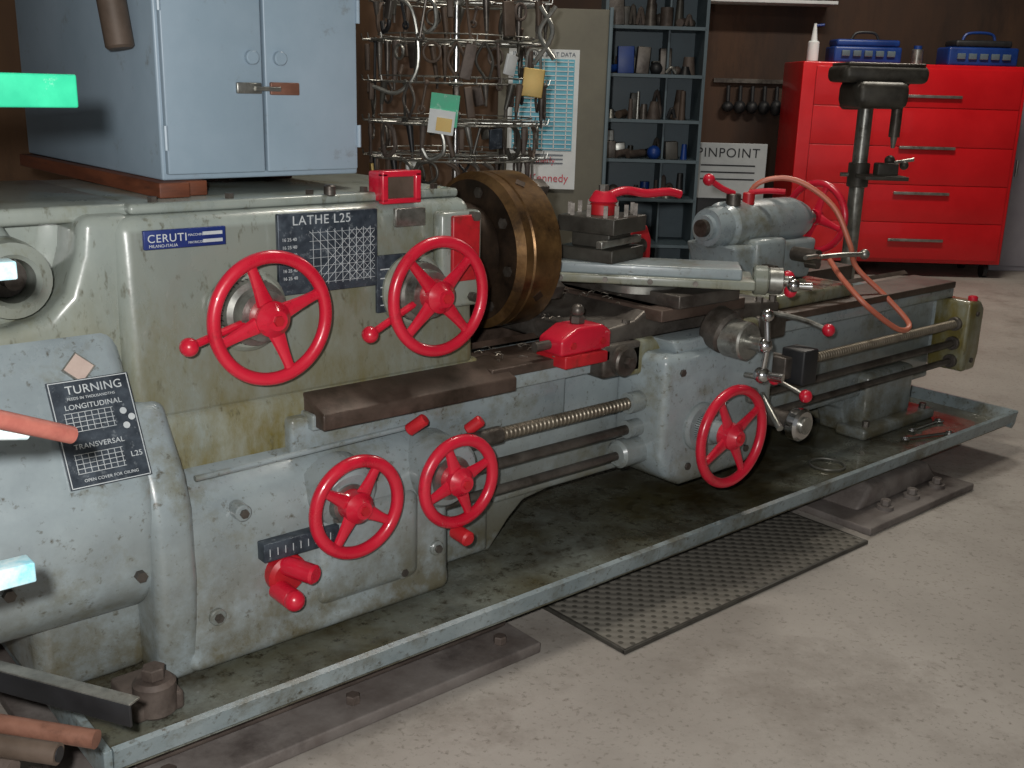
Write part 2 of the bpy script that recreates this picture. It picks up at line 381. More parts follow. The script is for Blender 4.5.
def plate(part,c,w,h,tilt,txts,m=LBK,ang=0):
    mt=Matrix.Translation(c)@Euler((math.pi/2-tilt,0,0)).to_matrix().to_4x4()@Matrix.Rotation(ang,4,'Z')
    b=bmesh.new();bmesh.ops.create_cube(b,size=1)
    for v in b.verts: v.co=V((v.co.x*w,v.co.y*h,v.co.z*.006))
    b.transform(mt);part.add(b,m)
    for tx,x,y,s_ in txts: part.TXT(tx,None,None,s_,LBT,space=1.05,mt=mt@Matrix.Translation((x,y,.0035)))
    return mt
tl=math.atan2(.14,.27)
mt=plate(t,(.797,2.362,.812),.185,.25,tl,[("TURNING",-.055,.092,.028),("FEEDS IN THOUSANDTHS",-.055,.078,.009),("LONGITUDINAL",-.065,.056,.017),("TRANSVERSAL",-.065,-.036,.017),("L25",.055,-.075,.018),("OPEN COVER FOR OILING",-.06,-.112,.010)])
for gy in (.004,-.092):
    for i in range(5):
        b=bmesh.new();bmesh.ops.create_cube(b,size=1)
        for v in b.verts: v.co=V((v.co.x*.11,v.co.y*.0012,v.co.z*.001))+V((-.015,gy+.011*i,.004))
        b.transform(mt);t.add(b,LBT)
    for i in range(8):
        b=bmesh.new();bmesh.ops.create_cube(b,size=1)
        for v in b.verts: v.co=V((v.co.x*.0012,v.co.y*.044,v.co.z*.001))+V((-.068+.0148*i,gy+.022,.004))
        b.transform(mt);t.add(b,LBT)
for sx_,sy_,w_,h_ in ((0,.122,.18,.002),(0,-.122,.18,.002),(.089,0,.002,.244),(-.089,0,.002,.244)):
    b=bmesh.new();bmesh.ops.create_cube(b,size=1)
    for v in b.verts: v.co=V((v.co.x*w_,v.co.y*h_,v.co.z*.001))+V((sx_,sy_,.0035))
    b.transform(mt);t.add(b,LBT)
for a_,b_ in ((.062,.035),(.078,.018),(.062,0)):
    b=bmesh.new();bmesh.ops.create_circle(b,cap_ends=True,segments=16,radius=.008);b.transform(mt@Matrix.Translation((a_,b_,.0042)));t.add(b,LBT)
plate(t,(.785,2.433,.945),.055,.055,tl,[],STL,math.pi/4)
plate(t,(.785,2.4315,.946),.048,.048,tl,[],PNK,math.pi/4)
t.done()
# ---- chuck and spindle
t=Part("chuck",LA)
cy,cz=2.75,1.065
cx=2.185
t.C((1.95,cy,cz),(cx,cy,cz),.16,BRD,n=40,bev=.01)
t.REV([(0,0),(.10,0),(.235,0),(.26,.02),(.26,.05),(.255,.055),(.26,.06),(.26,.17),(.25,.18),(.08,.18),(.07,.16),(0,.16)],(cx,cy,cz),(1,0,0),BRS,72)
t.REV([(.235,-.001),(.11,-.001)],(cx,cy,cz),(1,0,0),BRD,60)
for i in range(4):
    a=i*math.pi/2+.5
    e=V((0,math.cos(a),math.sin(a)))
    ctr=V((cx+.19,cy,cz))+e*.16
    t.B(ctr,(.05,.2,.05),STD,.005,(a,0,0))
    t.C(V((cx+.10,cy,cz))+e*.24,V((cx+.10,cy,cz))+e*.263,.022,BRD,n=4)
for i in range(8):
    a=i*math.pi/4+.2;e=V((0,math.cos(a),math.sin(a)))
    t.C(V((cx-.01,cy,cz))+e*.2,V((cx+.005,cy,cz))+e*.2,.018,STD,n=6)
t.done()
t=Part("leadscrew_and_rods",LA)
prof=[(0,0)]
x=0
while x<3.0:
    prof+=[(.018,x),(.021,x+.003),(.021,x+.011),(.018,x+.014)];x+=.017
prof+=[(0,3.02)]
t.REV(prof,(1.74,2.30,.592),(1,0,0),SCR,16)
t.C((1.74,2.30,.50),(4.75,2.30,.50),.017,STD,n=20)
t.C((1.74,2.30,.415),(4.75,2.30,.415),.015,STD,n=20)
t.C((1.76,2.30,.592),(1.95,2.30,.592),.027,STD,n=20,bev=.003)
t.done()
t=Part("end_bracket",LA)
t.PR([(4.70,.37),(4.82,.37),(4.84,.45),(4.84,.66),(4.80,.70),(4.70,.70)],1,2.24,2.42,PH,.015)
for z in (.415,.5,.592): t.C((4.68,2.30,z),(4.71,2.30,z),.032,STD,n=20,bev=.003)
t.C((4.77,2.27,.69),(4.77,2.27,.72),.022,RED,bev=.006)
for z in (.42,.64): t.C((4.77,2.245,z),(4.77,2.232,z),.012,STD,n=6)
t.done()
t=Part("saddle",LA)
t.PR([(2.36,.775),(3.35,.775),(3.35,.84),(3.1,.86),(3.02,.90),(2.62,.90),(2.55,.86),(2.36,.84)],1,2.33,3.12,STD,.012)
t.X(2.5,3.2,2.30,2.42,.68,.80,PH,.02)
t.X(2.38,2.56,2.30,2.40,.69,.80,STD,.015)
t.C((2.46,2.32,.745),(2.46,2.27,.745),.05,STD,bev=.006,n=28);t.C((2.46,2.28,.745),(2.46,2.25,.745),.02,STD,n=6)
t.X(3.2,3.38,2.31,2.40,.70,.80,STD,.015)
for x in (2.4,2.52,3.24,3.32): t.C((x,2.345,.84),(x,2.345,.865),.014,STD,n=6)
t.done()
t=Part("apron",LA)
t.PR([(2.56,.76),(2.56,.40),(2.60,.33),(2.68,.29),(3.02,.29),(3.12,.34),(3.16,.45),(3.16,.72),(3.10,.76)],1,2.19,2.42,PA,.03,5)
t.PR([(2.62,.80),(2.66,.74),(3.05,.74),(3.08,.80)],1,2.22,2.42,PA,.012)
t.C((2.50,2.30,.592),(2.58,2.30,.592),.035,PA,n=24);t.C((2.50,2.30,.5),(2.58,2.30,.5),.03,PA,n=24)
t.C((2.46,2.30,.42),(2.58,2.30,.42),.048,PA,n=28,bev=.01)
t.C((2.75,2.2,.495),(2.75,2.17,.495),.085,PA,n=36,bev=.01)
for x,z in ((2.64,.70),(3.08,.68),(2.7,.36),(3.02,.36)): t.C((x,2.2,z),(x,2.182,z),.013,STD,n=6)
t.C((3.02,2.2,.56),(3.02,2.17,.56),.03,STL,bev=.005)
t.C((3.12,2.19,.47),(3.12,2.06,.47),.035,STD,bev=.006);t.C((3.12,2.07,.47),(3.12,2.02,.47),.06,CHR,n=36,bev=.01);t.C((3.12,2.02,.47),(3.12,2.01,.47),.03,STL,n=36)
t.C((3.09,2.19,.55),(3.02,2.05,.47),.012,STL)
t.X(3.20,3.29,2.10,2.2,.58,.71,BLK,.008);t.X(3.16,3.22,2.15,2.3,.6,.68,STD,.006)
t.C((2.98,2.2,.64),(3.0,2.08,.645),.010,STL);t.S((3.0,2.08,.645),.02,RED)
t.C((3.16,2.2,.60),(3.17,2.06,.56),.010,STL);t.S((3.17,2.06,.56),.024,RED)
t.TUBE([(3.3,2.34,.80),(3.34,2.22,.79),(3.36,2.14,.77)],.01,STL);t.S((3.365,2.12,.765),.024,RED)
t.done()
t=Part("cross_slide",LA)
t.X(2.66,2.98,2.24,3.1,.90,.945,STD,.006)
t.X(2.60,3.04,2.26,3.05,.86,.90,WAY,.005)
t.C((2.84,2.24,.83),(2.84,2.16,.81),.075,STD,n=36,bev=.01)
t.C((2.84,2.17,.80),(2.84,2.08,.80),.065,STL,n=40,bev=.006)
t.C((2.84,2.08,.80),(2.84,2.02,.80),.025,STL)
t.TUBE([(2.84,2.02,.70),(2.84,2.01,.80),(2.84,2.02,.89)],.010,CHR,n=12)
t.S((2.84,2.02,.80),.026,CHR);t.S((2.84,2.02,.90),.022,CHR);t.S((2.84,2.02,.70),.028,CHR)
t.C((2.84,2.02,.70),(2.86,1.95,.70),.012,CHR,r2=.016)
t.REV([(0,0),(.15,0),(.15,.025),(.135,.03),(.13,.04),(0,.04)],(2.74,2.5,.93),(0,0,1),STL,48)
t.done()
t=Part("compound_slide",LA)
A=V((2.42,2.76,0));Bp=V((2.95,2.17,0));dv=(Bp-A).normalized();nv=V((-dv.y,dv.x,0));ang=math.atan2(dv.y,dv.x);mid=(A+Bp)/2;LL=(Bp-A).length
t.B(mid+V((0,0,.980)),(LL,.22,.03),PH,.006,(0,0,ang))
t.B(mid-dv*.02+V((0,0,1.012)),(LL*.94,.18,.038),PA,.008,(0,0,ang))
e=Bp+V((0,0,.985))
t.C(e,e+dv*.05,.05,PH,bev=.006);t.C(e+dv*.05,e+dv*.10,.045,STL,bev=.004);t.C(e+dv*.1,e+dv*.13,.018,STL)
k=e+dv*.125
t.C(k-nv*.075,k+nv*.075,.009,CHR);t.S(k,.02,CHR);t.S(k-nv*.08,.022,CHR);t.S(k+nv*.08,.024,RED)
t.C(k-nv*.08,k-nv*.08+dv*.06,.010,CHR,r2=.014);t.S(k-nv*.02+V((0,0,-.03)),.022,RED)
for s_ in (-.25,-.1,.05,.2): t.C(mid+dv*s_-nv*.105+V((0,0,.98)),mid+dv*s_-nv*.12+V((0,0,.98)),.010,STD,n=6)
t.done()
t=Part("tool_post",LA)
tp=V((2.63,2.585,0));ta=.25
for z0,z1,w in ((1.03,1.075,.22),(1.075,1.125,.15),(1.125,1.18,.225)):
    t.B(tp+V((0,0,(z0+z1)/2)),(w,w,z1-z0),DGR,.005,(0,0,ta))
for i in range(4):
    for j in (-1,0,1):
        a=ta+i*math.pi/2
        q=tp+V((math.cos(a),math.sin(a),0))*.092+V((-math.sin(a),math.cos(a),0))*.065*j
        t.C(q+V((0,0,1.18)),q+V((0,0,1.22)),.010,STD,n=4)
n2=V((-math.sin(ta),math.cos(ta),0))
t.B(tp-n2*.095+V((-.03,0,1.098)),(.27,.024,.024),STL,.003,(0,0,ta))
t.C(tp+V((0,0,1.175)),tp+V((0,0,1.22)),.045,RDK,bev=.006);t.C(tp+V((0,0,1.22)),tp+V((0,0,1.26)),.05,RED,r2=.035,bev=.006)
t.C(tp+V((0,0,1.26)),tp+V((0,0,1.28)),.018,STL,n=6)
t.TUBE([tp+V((0,0,1.235)),tp+V((.07,-.03,1.26)),tp+V((.15,-.06,1.25)),tp+V((.23,-.09,1.255)),tp+V((.28,-.10,1.245))],.015,RED,n=12)
t.done()
t=Part("carriage_stop",LA)
t.PR([(2.20,.79),(2.42,.79),(2.42,.85),(2.38,.875),(2.27,.875),(2.20,.84)],1,2.31,2.42,RED,.01)
t.X(2.21,2.41,2.30,2.44,.75,.79,RDK,.006)
t.C((2.32,2.37,.875),(2.32,2.37,.90),.025,STD,n=6,bev=.003);t.S((2.32,2.37,.915),.022,STD)
t.C((2.14,2.37,.82),(2.22,2.37,.82),.015,STD)
for x in (2.25,2.38): t.C((x,2.312,.82),(x,2.305,.82),.012,RDK,n=6)
t.done()
t=Part("swarf",LA)
rs=random.Random(3)
for i in range(220):
    x_=rs.uniform(2.0,3.3);y_=rs.uniform(2.36,3.0);z_=.778
    if 2.36<x_<3.35: z_=.843 if x_<2.55 or x_>3.1 else .902
    if 2.57<y_<2.9 and z_<.8: z_=.642
    a=rs.uniform(0,6.28);l_=rs.uniform(.006,.018)
    t.TUBE([(x_,y_,z_),(x_+l_*math.cos(a),y_+l_*math.sin(a),z_+.006),(x_+2*l_*math.cos(a+.6),y_+2*l_*math.sin(a+.6),z_+.001)],.0016,SWARF,n=4,sub=3)
t.done()
t=Part("tailstock",LA)
t.X(3.42,4.0,2.42,3.1,.775,.83,PH,.012)
t.PR([(3.46,.83),(3.96,.83),(3.98,.90),(4.0,1.0),(3.42,1.0),(3.46,.92)],1,2.62,2.88,PA,.02)
t.REV([(0,0),(.05,0),(.052,.02),(.075,.02),(.085,.05),(.085,.10),(.10,.12),(.10,.56),(.085,.62),(.07,.66),(0,.66)],(3.38,cy,cz),(1,0,0),PA,40)
t.REV([(0,0),(.035,0),(.037,.03)],(3.36,cy,cz),(1,0,0),STD,24)
t.X(3.55,3.75,2.60,2.70,.86,1.02,PA,.02)
t.C((3.60,2.60,.90),(3.60,2.54,.90),.025,STD,n=6);t.C((3.9,2.60,.90),(3.9,2.54,.90),.02,STD,n=6)
t.C((4.04,cy,cz),(4.12,cy,cz),.03,STL)
t.C((3.52,2.72,1.15),(3.52,2.72,1.20),.03,STD,bev=.004)
t.TUBE([(3.52,2.72,1.20),(3.47,2.74,1.22),(3.42,2.76,1.25)],.012,RED,n=10);t.S((3.41,2.765,1.255),.025,RED)
t.C((3.62,2.72,1.15),(3.62,2.72,1.20),.025,RDK,bev=.004);t.TUBE([(3.62,2.72,1.20),(3.66,2.66,1.21),(3.7,2.60,1.21)],.012,RED,n=10)
t.C((3.80,2.60,.95),(3.80,2.48,.95),.03,STD);t.TUBE([(3.80,2.48,.95),(3.72,2.44,.965),(3.62,2.42,.97)],.01,STL);t.TUBE([(3.80,2.48,.95),(3.92,2.44,.955),(4.04,2.42,.95)],.01,STL);t.S((4.05,2.42,.95),.022,STL)
t.PR([(3.05,.86),(3.2,.86),(3.2,1.02),(3.17,1.08),(3.1,1.08),(3.05,1.02)],1,2.86,2.98,RDK,.012)
t.C((3.12,2.88,1.0),(3.12,2.84,1.0),.03,STD);t.C((3.12,2.92,1.08),(3.12,2.92,1.13),.02,STD)
t.done()
handwheel("handwheel_6",(4.16,cy,cz),(1,0,0),.165,ns=4,rot0=.3,backlen=0)
t=Part("coolant_hose",LA)
t.TUBE([(3.82,2.90,1.1),(3.84,2.84,1.22),(3.93,2.72,1.24),(4.02,2.58,1.14),(4.06,2.5,.98),(4.10,2.48,.88),(4.17,2.36,.76),(4.2,2.26,.66),(4.08,2.24,.655),(3.92,2.30,.76),(3.9,2.42,.86),(3.95,2.52,.92)],.0115,HOSE,n=10)
t.done()

# ================= objects around =================
CB=group("steel_cabinet")
t=Part("carcass",CB)
t.X(1.09,1.665,2.62,3.68,1.345,2.2,PC,.006)
t.X(1.10,1.367,2.602,2.622,1.36,2.19,PC,.004);t.X(1.375,1.655,2.602,2.622,1.36,2.19,PC,.004)
t.done()
t=Part("hardware",CB)
t.C((1.335,2.602,1.65),(1.335,2.585,1.65),.018,PC,bev=.003);t.C((1.415,2.602,1.65),(1.415,2.585,1.65),.018,PC,bev=.003)
t.X(1.29,1.36,2.592,2.602,1.56,1.588,STL,.003);t.X(1.385,1.47,2.592,2.602,1.558,1.590,BRP,.003);t.C((1.34,2.592,1.573),(1.41,2.588,1.573),.006,STL)
for z in (1.45,1.78,2.1):
    t.C((1.658,2.60,z-.03),(1.658,2.60,z+.03),.006,PC,n=8);t.C((1.097,2.60,z-.03),(1.097,2.60,z+.03),.006,PC,n=8)
t.done()
t=Part("timber_block");t.X(1.06,1.14,2.57,3.68,1.306,1.344,WOOD,.004);t.X(1.14,1.20,2.60,2.72,1.306,1.344,WOOD,.004);t.X(1.56,1.64,2.95,3.6,1.306,1.344,WOOD,.004);t.done()
t=Part("hanging_canister",CB);t.C((1.045,2.72,1.66),(1.035,2.74,1.80),.035,LEA,bev=.006);t.C((1.035,2.74,1.8),(1.08,2.76,1.9),.012,STD);t.C((1.05,2.76,1.9),(1.10,2.76,1.9),.006,STD);t.done()
def matmat():
    m=bpy.data.materials.new("rubber_mat_mat");m.use_nodes=True;nt=m.node_tree;N=nt.nodes;L=nt.links;b=N["Principled BSDF"]
    tc=N.new("ShaderNodeTexCoord");sx=N.new("ShaderNodeSeparateXYZ");L.new(tc.outputs["Object"],sx.inputs[0])
    def wv(o):
        a=N.new("ShaderNodeMath");a.operation='MULTIPLY';a.inputs[1].default_value=2*math.pi/.05;L.new(o,a.inputs[0])
        s_=N.new("ShaderNodeMath");s_.operation='SINE';L.new(a.outputs[0],s_.inputs[0]);return s_.outputs[0]
    m2=N.new("ShaderNodeMath");m2.operation='MULTIPLY';L.new(wv(sx.outputs[0]),m2.inputs[0]);L.new(wv(sx.outputs[1]),m2.inputs[1])
    r=N.new("ShaderNodeValToRGB");r.color_ramp.elements[0].color=lin("6e6a62");r.color_ramp.elements[1].color=lin("46433c")
    r.color_ramp.elements[0].position=.4;r.color_ramp.elements[1].position=.6
    L.new(m2.outputs[0],r.inputs[0]);L.new(r.outputs[0],b.inputs["Base Color"]);b.inputs["Roughness"].default_value=.85
    bp=N.new("ShaderNodeBump");bp.invert=True;bp.inputs["Distance"].default_value=.006;bp.inputs["Strength"].default_value=.4;L.new(m2.outputs[0],bp.inputs["Height"]);L.new(bp.outputs[0],b.inputs["Normal"])
    return m
MM=matmat()
t=Part("rubber_floor_mat");t.X(2.09,3.38,1.875,2.60,0,.013,MM,.004)
t.X(2.085,3.385,1.868,1.880,0,.014,DGR,.003);t.X(2.085,2.097,1.87,2.6,0,.014,DGR,.003);t.X(3.373,3.385,1.87,2.6,0,.014,DGR,.003);t.done()
t=Part("wrench")
t.C((4.2,2.2,.158),(4.42,2.13,.158),.007,CHR,n=8);t.TOR((4.43,2.127,.158),(0,0,1),.016,.006,CHR,24,8);t.TOR((4.19,2.203,.158),(0,0,1),.014,.006,CHR,24,8);t.done()
t=Part("wrench");t.C((4.35,2.25,.158),(4.55,2.25,.158),.007,CHR,n=8);t.TOR((4.57,2.25,.158),(0,0,1),.016,.006,CHR,24,8);t.TOR((4.33,2.25,.158),(0,0,1),.014,.005,CHR,24,8);t.done()
t=Part("wire_ring");t.TOR((3.62,2.22,.158),(0,0,1),.07,.004,STL,40,6);t.done()

RC=group("red_tool_cabinet")
def RWp(part,s,d,z,ws,wd,wz,m,bev=0,tilt=0): return part.B(RW(s,d,z),(ws,wd,wz),m,bev,(0,tilt,RZ))
sR=9.66*rt.x+4.44*rt.y; dR=9.68
t=Part("body",RC);s0,s1=sR-1.93,sR+.04
RWp(t,(s0+s1)/2,dR+.35,1.0,s1-s0,.7,1.74,CAB,.01)
for i in range(5):
    RWp(t,(s0+s1)/2+.04,dR-.004,.33+.335*i,s1-s0-.16,.02,.328,CAB,.003)
for i,z in enumerate((.34,.76,1.16,1.60)):
    RWp(t,s0+1.16,dR-.03,z,.50,.02,.025,STL,.004)
for a in (s0+.1,s1-.1): 
    for dd in (.1,.6): t.C(RW(a-.02,dR+dd,.065),RW(a+.02,dR+dd,.065),.065,BLK)
t.done()
t=Part("blue_toolbox")
RWp(t,s0+.6,dR+.3,1.94,.6,.3,.14,BLU,.02);RWp(t,s0+.6,dR+.3,2.04,.56,.27,.06,BLU,.02);t.TUBE([RW(s0+.48,dR+.3,2.07),RW(s0+.53,dR+.3,2.13),RW(s0+.68,dR+.3,2.13),RW(s0+.73,dR+.3,2.07)],.012,BLK)
for i in range(5): RWp(t,s0+.4+.1*i,dR+.14,1.95,.07,.02,.05,SHB,.004)
t.done()
t=Part("blue_toolbox")
RWp(t,s0+1.62,dR+.3,1.95,.62,.3,.16,BLU,.02);RWp(t,s0+1.62,dR+.3,2.06,.5,.27,.06,BLK,.02);t.TUBE([RW(s0+1.47,dR+.3,2.08),RW(s0+1.52,dR+.3,2.15),RW(s0+1.72,dR+.3,2.15),RW(s0+1.77,dR+.3,2.08)],.012,BLU)
for i in range(5): RWp(t,s0+1.42+.1*i,dR+.14,1.95,.07,.02,.05,SHB,.004)
t.done()
t=Part("spray_bottle");t.C(RW(s0+.15,dR+.3,1.871),RW(s0+.15,dR+.3,2.05),.05,WHT,bev=.01);t.C(RW(s0+.15,dR+.3,2.05),RW(s0+.15,dR+.3,2.2),.03,WHT,r2=.012);t.C(RW(s0+.15,dR+.3,2.18),RW(s0+.23,dR+.3,2.19),.012,BLU);t.done()
t=Part("tin_can");t.C(RW(s0+1.05,dR+.2,1.871),RW(s0+1.05,dR+.2,2.0),.05,STL,bev=.006);t.C(RW(s0+1.05,dR+.2,2.0),RW(s0+1.05,dR+.2,2.03),.035,BLU);t.done()
t=Part("gray_locker");RWp(t,sR+.62,dR+.75,.90,.9,.5,1.8,SGY,.01)
RWp(t,sR+.62,dR+.495,.90,.82,.012,1.7,SGY,.004);t.C(RW(sR+.28,dR+.47,.9),RW(sR+.28,dR+.47,1.05),.012,STL);t.done()

dp=V((6.5,4.0,0))
t=Part("drill_press")
t.B(dp+V((0,0,.03)),(.5,.35,.06),DGR,.01,(0,0,RZ))
t.C(dp+V((0,0,.06)),dp+V((0,0,1.70)),.05,STL)
hc=dp+V((0,0,1.60))
t.B(hc-hd*.05+rt*.02,(.34,.45,.17),DGR,.05,(0,0,RZ))
t.B(hc+V((0,0,.13))+rt*.05,(.55,.42,.11),DGR,.04,(0,0,RZ))
t.B(hc+V((0,0,.19))+rt*.05,(.50,.38,.02),STD,.01,(0,0,RZ))
t.C(hc+hd*.28+V((0,0,-.1)),hc+hd*.28+V((0,0,.12)),.09,DGR,bev=.02)
q=dp-hd*.2+rt*.14
t.C(q+V((0,0,1.54)),q+V((0,0,1.34)),.035,STD);t.C(q+V((0,0,1.36)),q+V((0,0,1.27)),.026,STL,r2=.012)
for a in range(3):
    an=a*2.1+.4
    e=hd*math.cos(an)*.18+V((0,0,math.sin(an)*.18));c0=hc+rt*.2-V((0,0,.03))
    t.C(c0,c0+e,.008,STL,n=8);t.S(c0+e,.02,BLK)
t.B(dp-hd*.15+rt*.1+V((0,0,1.08)),(.28,.28,.025),DGR,.004,(0,0,RZ))
t.C(dp+V((0,0,1.0)),dp+V((0,0,1.16)),.07,DGR,bev=.006)
t.B(dp-hd*.12+rt*.14+V((0,0,1.13)),(.14,.10,.08),DGR,.01,(0,0,RZ))
t.C(dp+rt*.2+V((0,0,1.16)),dp+rt*.36+V((0,0,1.19)),.012,STL);t.C(dp-rt*.12+V((0,0,1.08)),dp+V((0,0,1.08)),.014,STL)
t.S(dp+rt*.2+V((0,0,1.18)),.035,DGR);t.S(dp+rt*.3+V((0,0,1.15)),.03,DGR)
t.done()
t=Part("notice_board")
RWp(t,.18,6.0,1.0,.60,.04,2.0,BRD2,.004);RWp(t,.475,5.98,1.0,.02,.06,2.02,SHB,.003)
t.done()
t=Part("wall_poster")
ps=.125
RWp(t,ps,5.97,1.42,.38,.01,.74,WHT)
RWp(t,ps,5.962,1.50,.33,.004,.48,TEAL)
for i in range(20): RWp(t,ps,5.958,1.27+.024*i,.32,.003,.005,WHT)
for i in range(5): RWp(t,ps-.13+.065*i,5.958,1.50,.005,.003,.47,WHT)
t.TXT("INDUSTRIAL BOLT DATA",RW(ps-.17,5.962,1.755),(math.pi/2,0,RZ),.03,LBK)
t.TXT("Kennedy",RW(ps-.10,5.962,1.19),(math.pi/2,0,RZ),.05,RED);t.TXT("Kennedy",RW(ps-.06,5.962,1.09),(math.pi/2,0,RZ),.06,RED)
for i in range(3): RWp(t,ps+.02,5.962,1.235-.022*i,.2,.003,.006,LBK)
t.done()
SU=group("shelf_unit")
t=Part("frame",SU)
s0_,s1_,d0,d1=.53,1.16,7.0,7.4
RWp(t,s0_,(d0+d1)/2,1.15,.02,.4,2.3,SHB);RWp(t,s1_,(d0+d1)/2,1.15,.02,.4,2.3,SHB);RWp(t,(s0_+s1_)/2,d1,1.15,s1_-s0_,.01,2.3,SHB)
RWp(t,.94,7.25,1.15,.012,.3,2.3,SHB)
for z in (.3,.6,.9,1.15,1.4,1.68,1.97,2.28): RWp(t,(s0_+s1_)/2,(d0+d1)/2,z,s1_-s0_,.4,.02,SHB)
t.done()
t=Part("stored_parts",SU)
for z in (.9,1.15,1.4,1.68,1.97):
    for rr in range(2):
        s_=s0_+.06
        while s_<s1_-.06:
            w=random.uniform(.03,.11);h_=random.uniform(.04,.19);mm=random.choice([STD,STD,BLK,DGR,RST,LEA,STL,BLU,RST])
            k=random.random();dd_=d0+.08+.14*rr
            if k<.3: t.C(RW(s_,dd_,z+.01),RW(s_,dd_,z+.01+h_),w*.45,mm,r2=w*random.uniform(.2,.45),n=14)
            elif k<.45: t.S(RW(s_,dd_,z+.01+w*.4),w*.45,mm)
            elif k<.6: t.TUBE([RW(s_-w*.4,dd_,z+.02),RW(s_,dd_,z+h_),RW(s_+w*.4,dd_,z+.02)],.012,mm)
            elif k<.75: t.C(RW(s_-w*.5,dd_-.03,z+.035),RW(s_+w*.5,dd_+.05,z+.045),.025,mm,n=12)
            else: RWp(t,s_,dd_,z+.01+h_/2,w,.1,h_,mm,.004,random.uniform(-.1,.1))
            s_+=w+.008
t.done()
t=Part("cardboard_sign")
RWp(t,1.55,8.0,1.03,.56,.02,.40,WHT)
t.TXT("PINPOINT",RW(1.31,7.985,1.13),(math.pi/2,0,RZ),.095,BLK,space=1.12)
for i in range(3): RWp(t,1.55,7.987,1.07-.05*i,.40,.004,.010,BLK)
RWp(t,1.50,8.1,.42,.7,.15,.84,BLK,.01)
t.done()
t=Part("wall_tool_rack")
for i in range(7):
    s_=2.05+i*.12
    t.C(RW(s_,10.86,1.65),RW(s_,10.84,1.50),.02,BLK);t.S(RW(s_,10.84,1.45),.06,BLK,(1,1,random.uniform(.8,1.5)))
RWp(t,2.4,10.87,1.70,1.0,.04,.04,STD)
t.done()
t=Part("wall_shelf");RWp(t,2.35,10.7,2.42,1.2,.35,.03,WHT,.003)
for i in range(6): t.C(RW(1.85+.2*i,10.7,2.436),RW(1.85+.2*i,10.7,2.55),.06,random.choice([STD,BLK,RST]))
t.done()
# rotating wire tool rack
TS=group("rotating_wire_tool_rack")
Dp=4.62;S0=-.27;R0=.36
def RA(a,r,z): return RW(S0+r*math.sin(a),Dp-r*math.cos(a),z)
rows=(1.30,1.44,1.60,1.76,1.92,2.08)
t=Part("frame",TS)
t.C(RW(S0,Dp,0),RW(S0,Dp,2.25),.014,CHR);t.C(RW(S0,Dp,0),RW(S0,Dp,.03),.28,STD,n=40,bev=.005)
for z in rows:
    t.TOR(RW(S0,Dp,z),(0,0,1),R0,.004,STL,48,6);t.TOR(RW(S0,Dp,z+.025),(0,0,1),R0*.9,.003,STL,48,6);t.TOR(RW(S0,Dp,z),(0,0,1),R0*.45,.003,STL,32,6)
    t.C(RW(S0,Dp,z-.01),RW(S0,Dp,z+.01),.03,STL)
    for i in range(24):
        a=i*math.pi/12
        t.C(RA(a,.02 if i%3==0 else R0*.7,z),RA(a,R0+.03,z+.004),.0025,STL,n=5)
        t.C(RA(a,R0+.03,z+.004),RA(a,R0+.035,z+.025),.0025,STL,n=5)
t.done()
t=Part("hanging_tools",TS)
rr=random.Random(21)
for z in rows:
    for i in range(30):
        a=i*2*math.pi/30+rr.uniform(-.06,.06);R1=R0+rr.uniform(-.10,.03)
        if math.cos(a)<-.4 and rr.random()<.5: continue
        L_=rr.uniform(.05,.17);mm=rr.choice([STD,DGR,RST,LEA,BLK,STD,DGR,LEA,RST,STL])
        top=RA(a,R1,z);sl=rr.uniform(-.03,.03);bot=RA(a+sl/R1,R1,z-L_);k=rr.random();nrm=hd*math.cos(a)-rt*math.sin(a)
        w1=rr.uniform(.02,.035)
        if k<.22:
            t.C(top,bot,.006,mm,n=8);t.TOR(bot,nrm,.013,.005,mm,14,6);t.S(top,.012,mm,n=8)
        elif k<.36:
            t.TUBE([top,RA(a+w1/R1,R1,z-L_*.5),bot],.006,mm);t.TUBE([top,RA(a-w1/R1,R1,z-L_*.5),RA(a+.02,R1,z-L_)],.006,mm)
        elif k<.58: t.B((top+bot)/2,(rr.uniform(.015,.05),.02,L_*.85),mm,.005,(0,rr.uniform(-.3,.3),RZ+a))
        elif k<.66: t.TOR(RA(a,R1,z-.045),nrm,rr.uniform(.02,.042),.006,mm,26,8)
        elif k<.84: t.C(top,bot,.015,mm,r2=.008,n=12);t.C(bot,bot-V((0,0,.03)),.006,STD,n=8)
        elif k<.90: t.B((top+bot)/2,(.06,.012,.08),rr.choice([CHIPM,WHT,LBK]),.002,(.1,rr.uniform(-.2,.2),RZ+a))
        else: t.TUBE([top,RA(a+.12,R1,z-.03),RA(a+.14,R1,z-.1),RA(a,R1,z-.13),RA(a-.08,R1,z-.09)],.009,mm)
Df=Dp-R0-.05
t.B(RW(-.29,Df,1.50),(.11,.006,.12),GRN,0,(0,.1,RZ));t.B(RW(-.30,Df-.006,1.455),(.10,.006,.09),WHT,0,(0,.12,RZ));t.B(RW(-.29,Df-.012,1.445),(.06,.004,.05),CHIPM,0,(0,.12,RZ))
Dg=Dp-.24
t.B(RW(.05,Dg,1.61),(.085,.025,.11),CHIPM,.004,(0,0.1,RZ));t.TUBE([RW(.02,Dg,1.66),RW(.03,Dg,1.73),RW(.07,Dg,1.73),RW(.08,Dg,1.66)],.006,STL)
t.TUBE([RW(.07,Dg,1.90),RW(.12,Dg,1.80),RW(.05,Dg,1.68)],.009,STL);t.TUBE([RW(.13,Dg,1.90),RW(.07,Dg,1.80),RW(.13,Dg,1.70)],.009,STL)
t.TUBE([RW(-.50,Df+.1,1.92),RW(-.42,Df+.08,1.86),RW(-.40,Df+.08,1.66),RW(-.48,Df+.1,1.56),RW(-.58,Df+.12,1.58)],.008,STL)
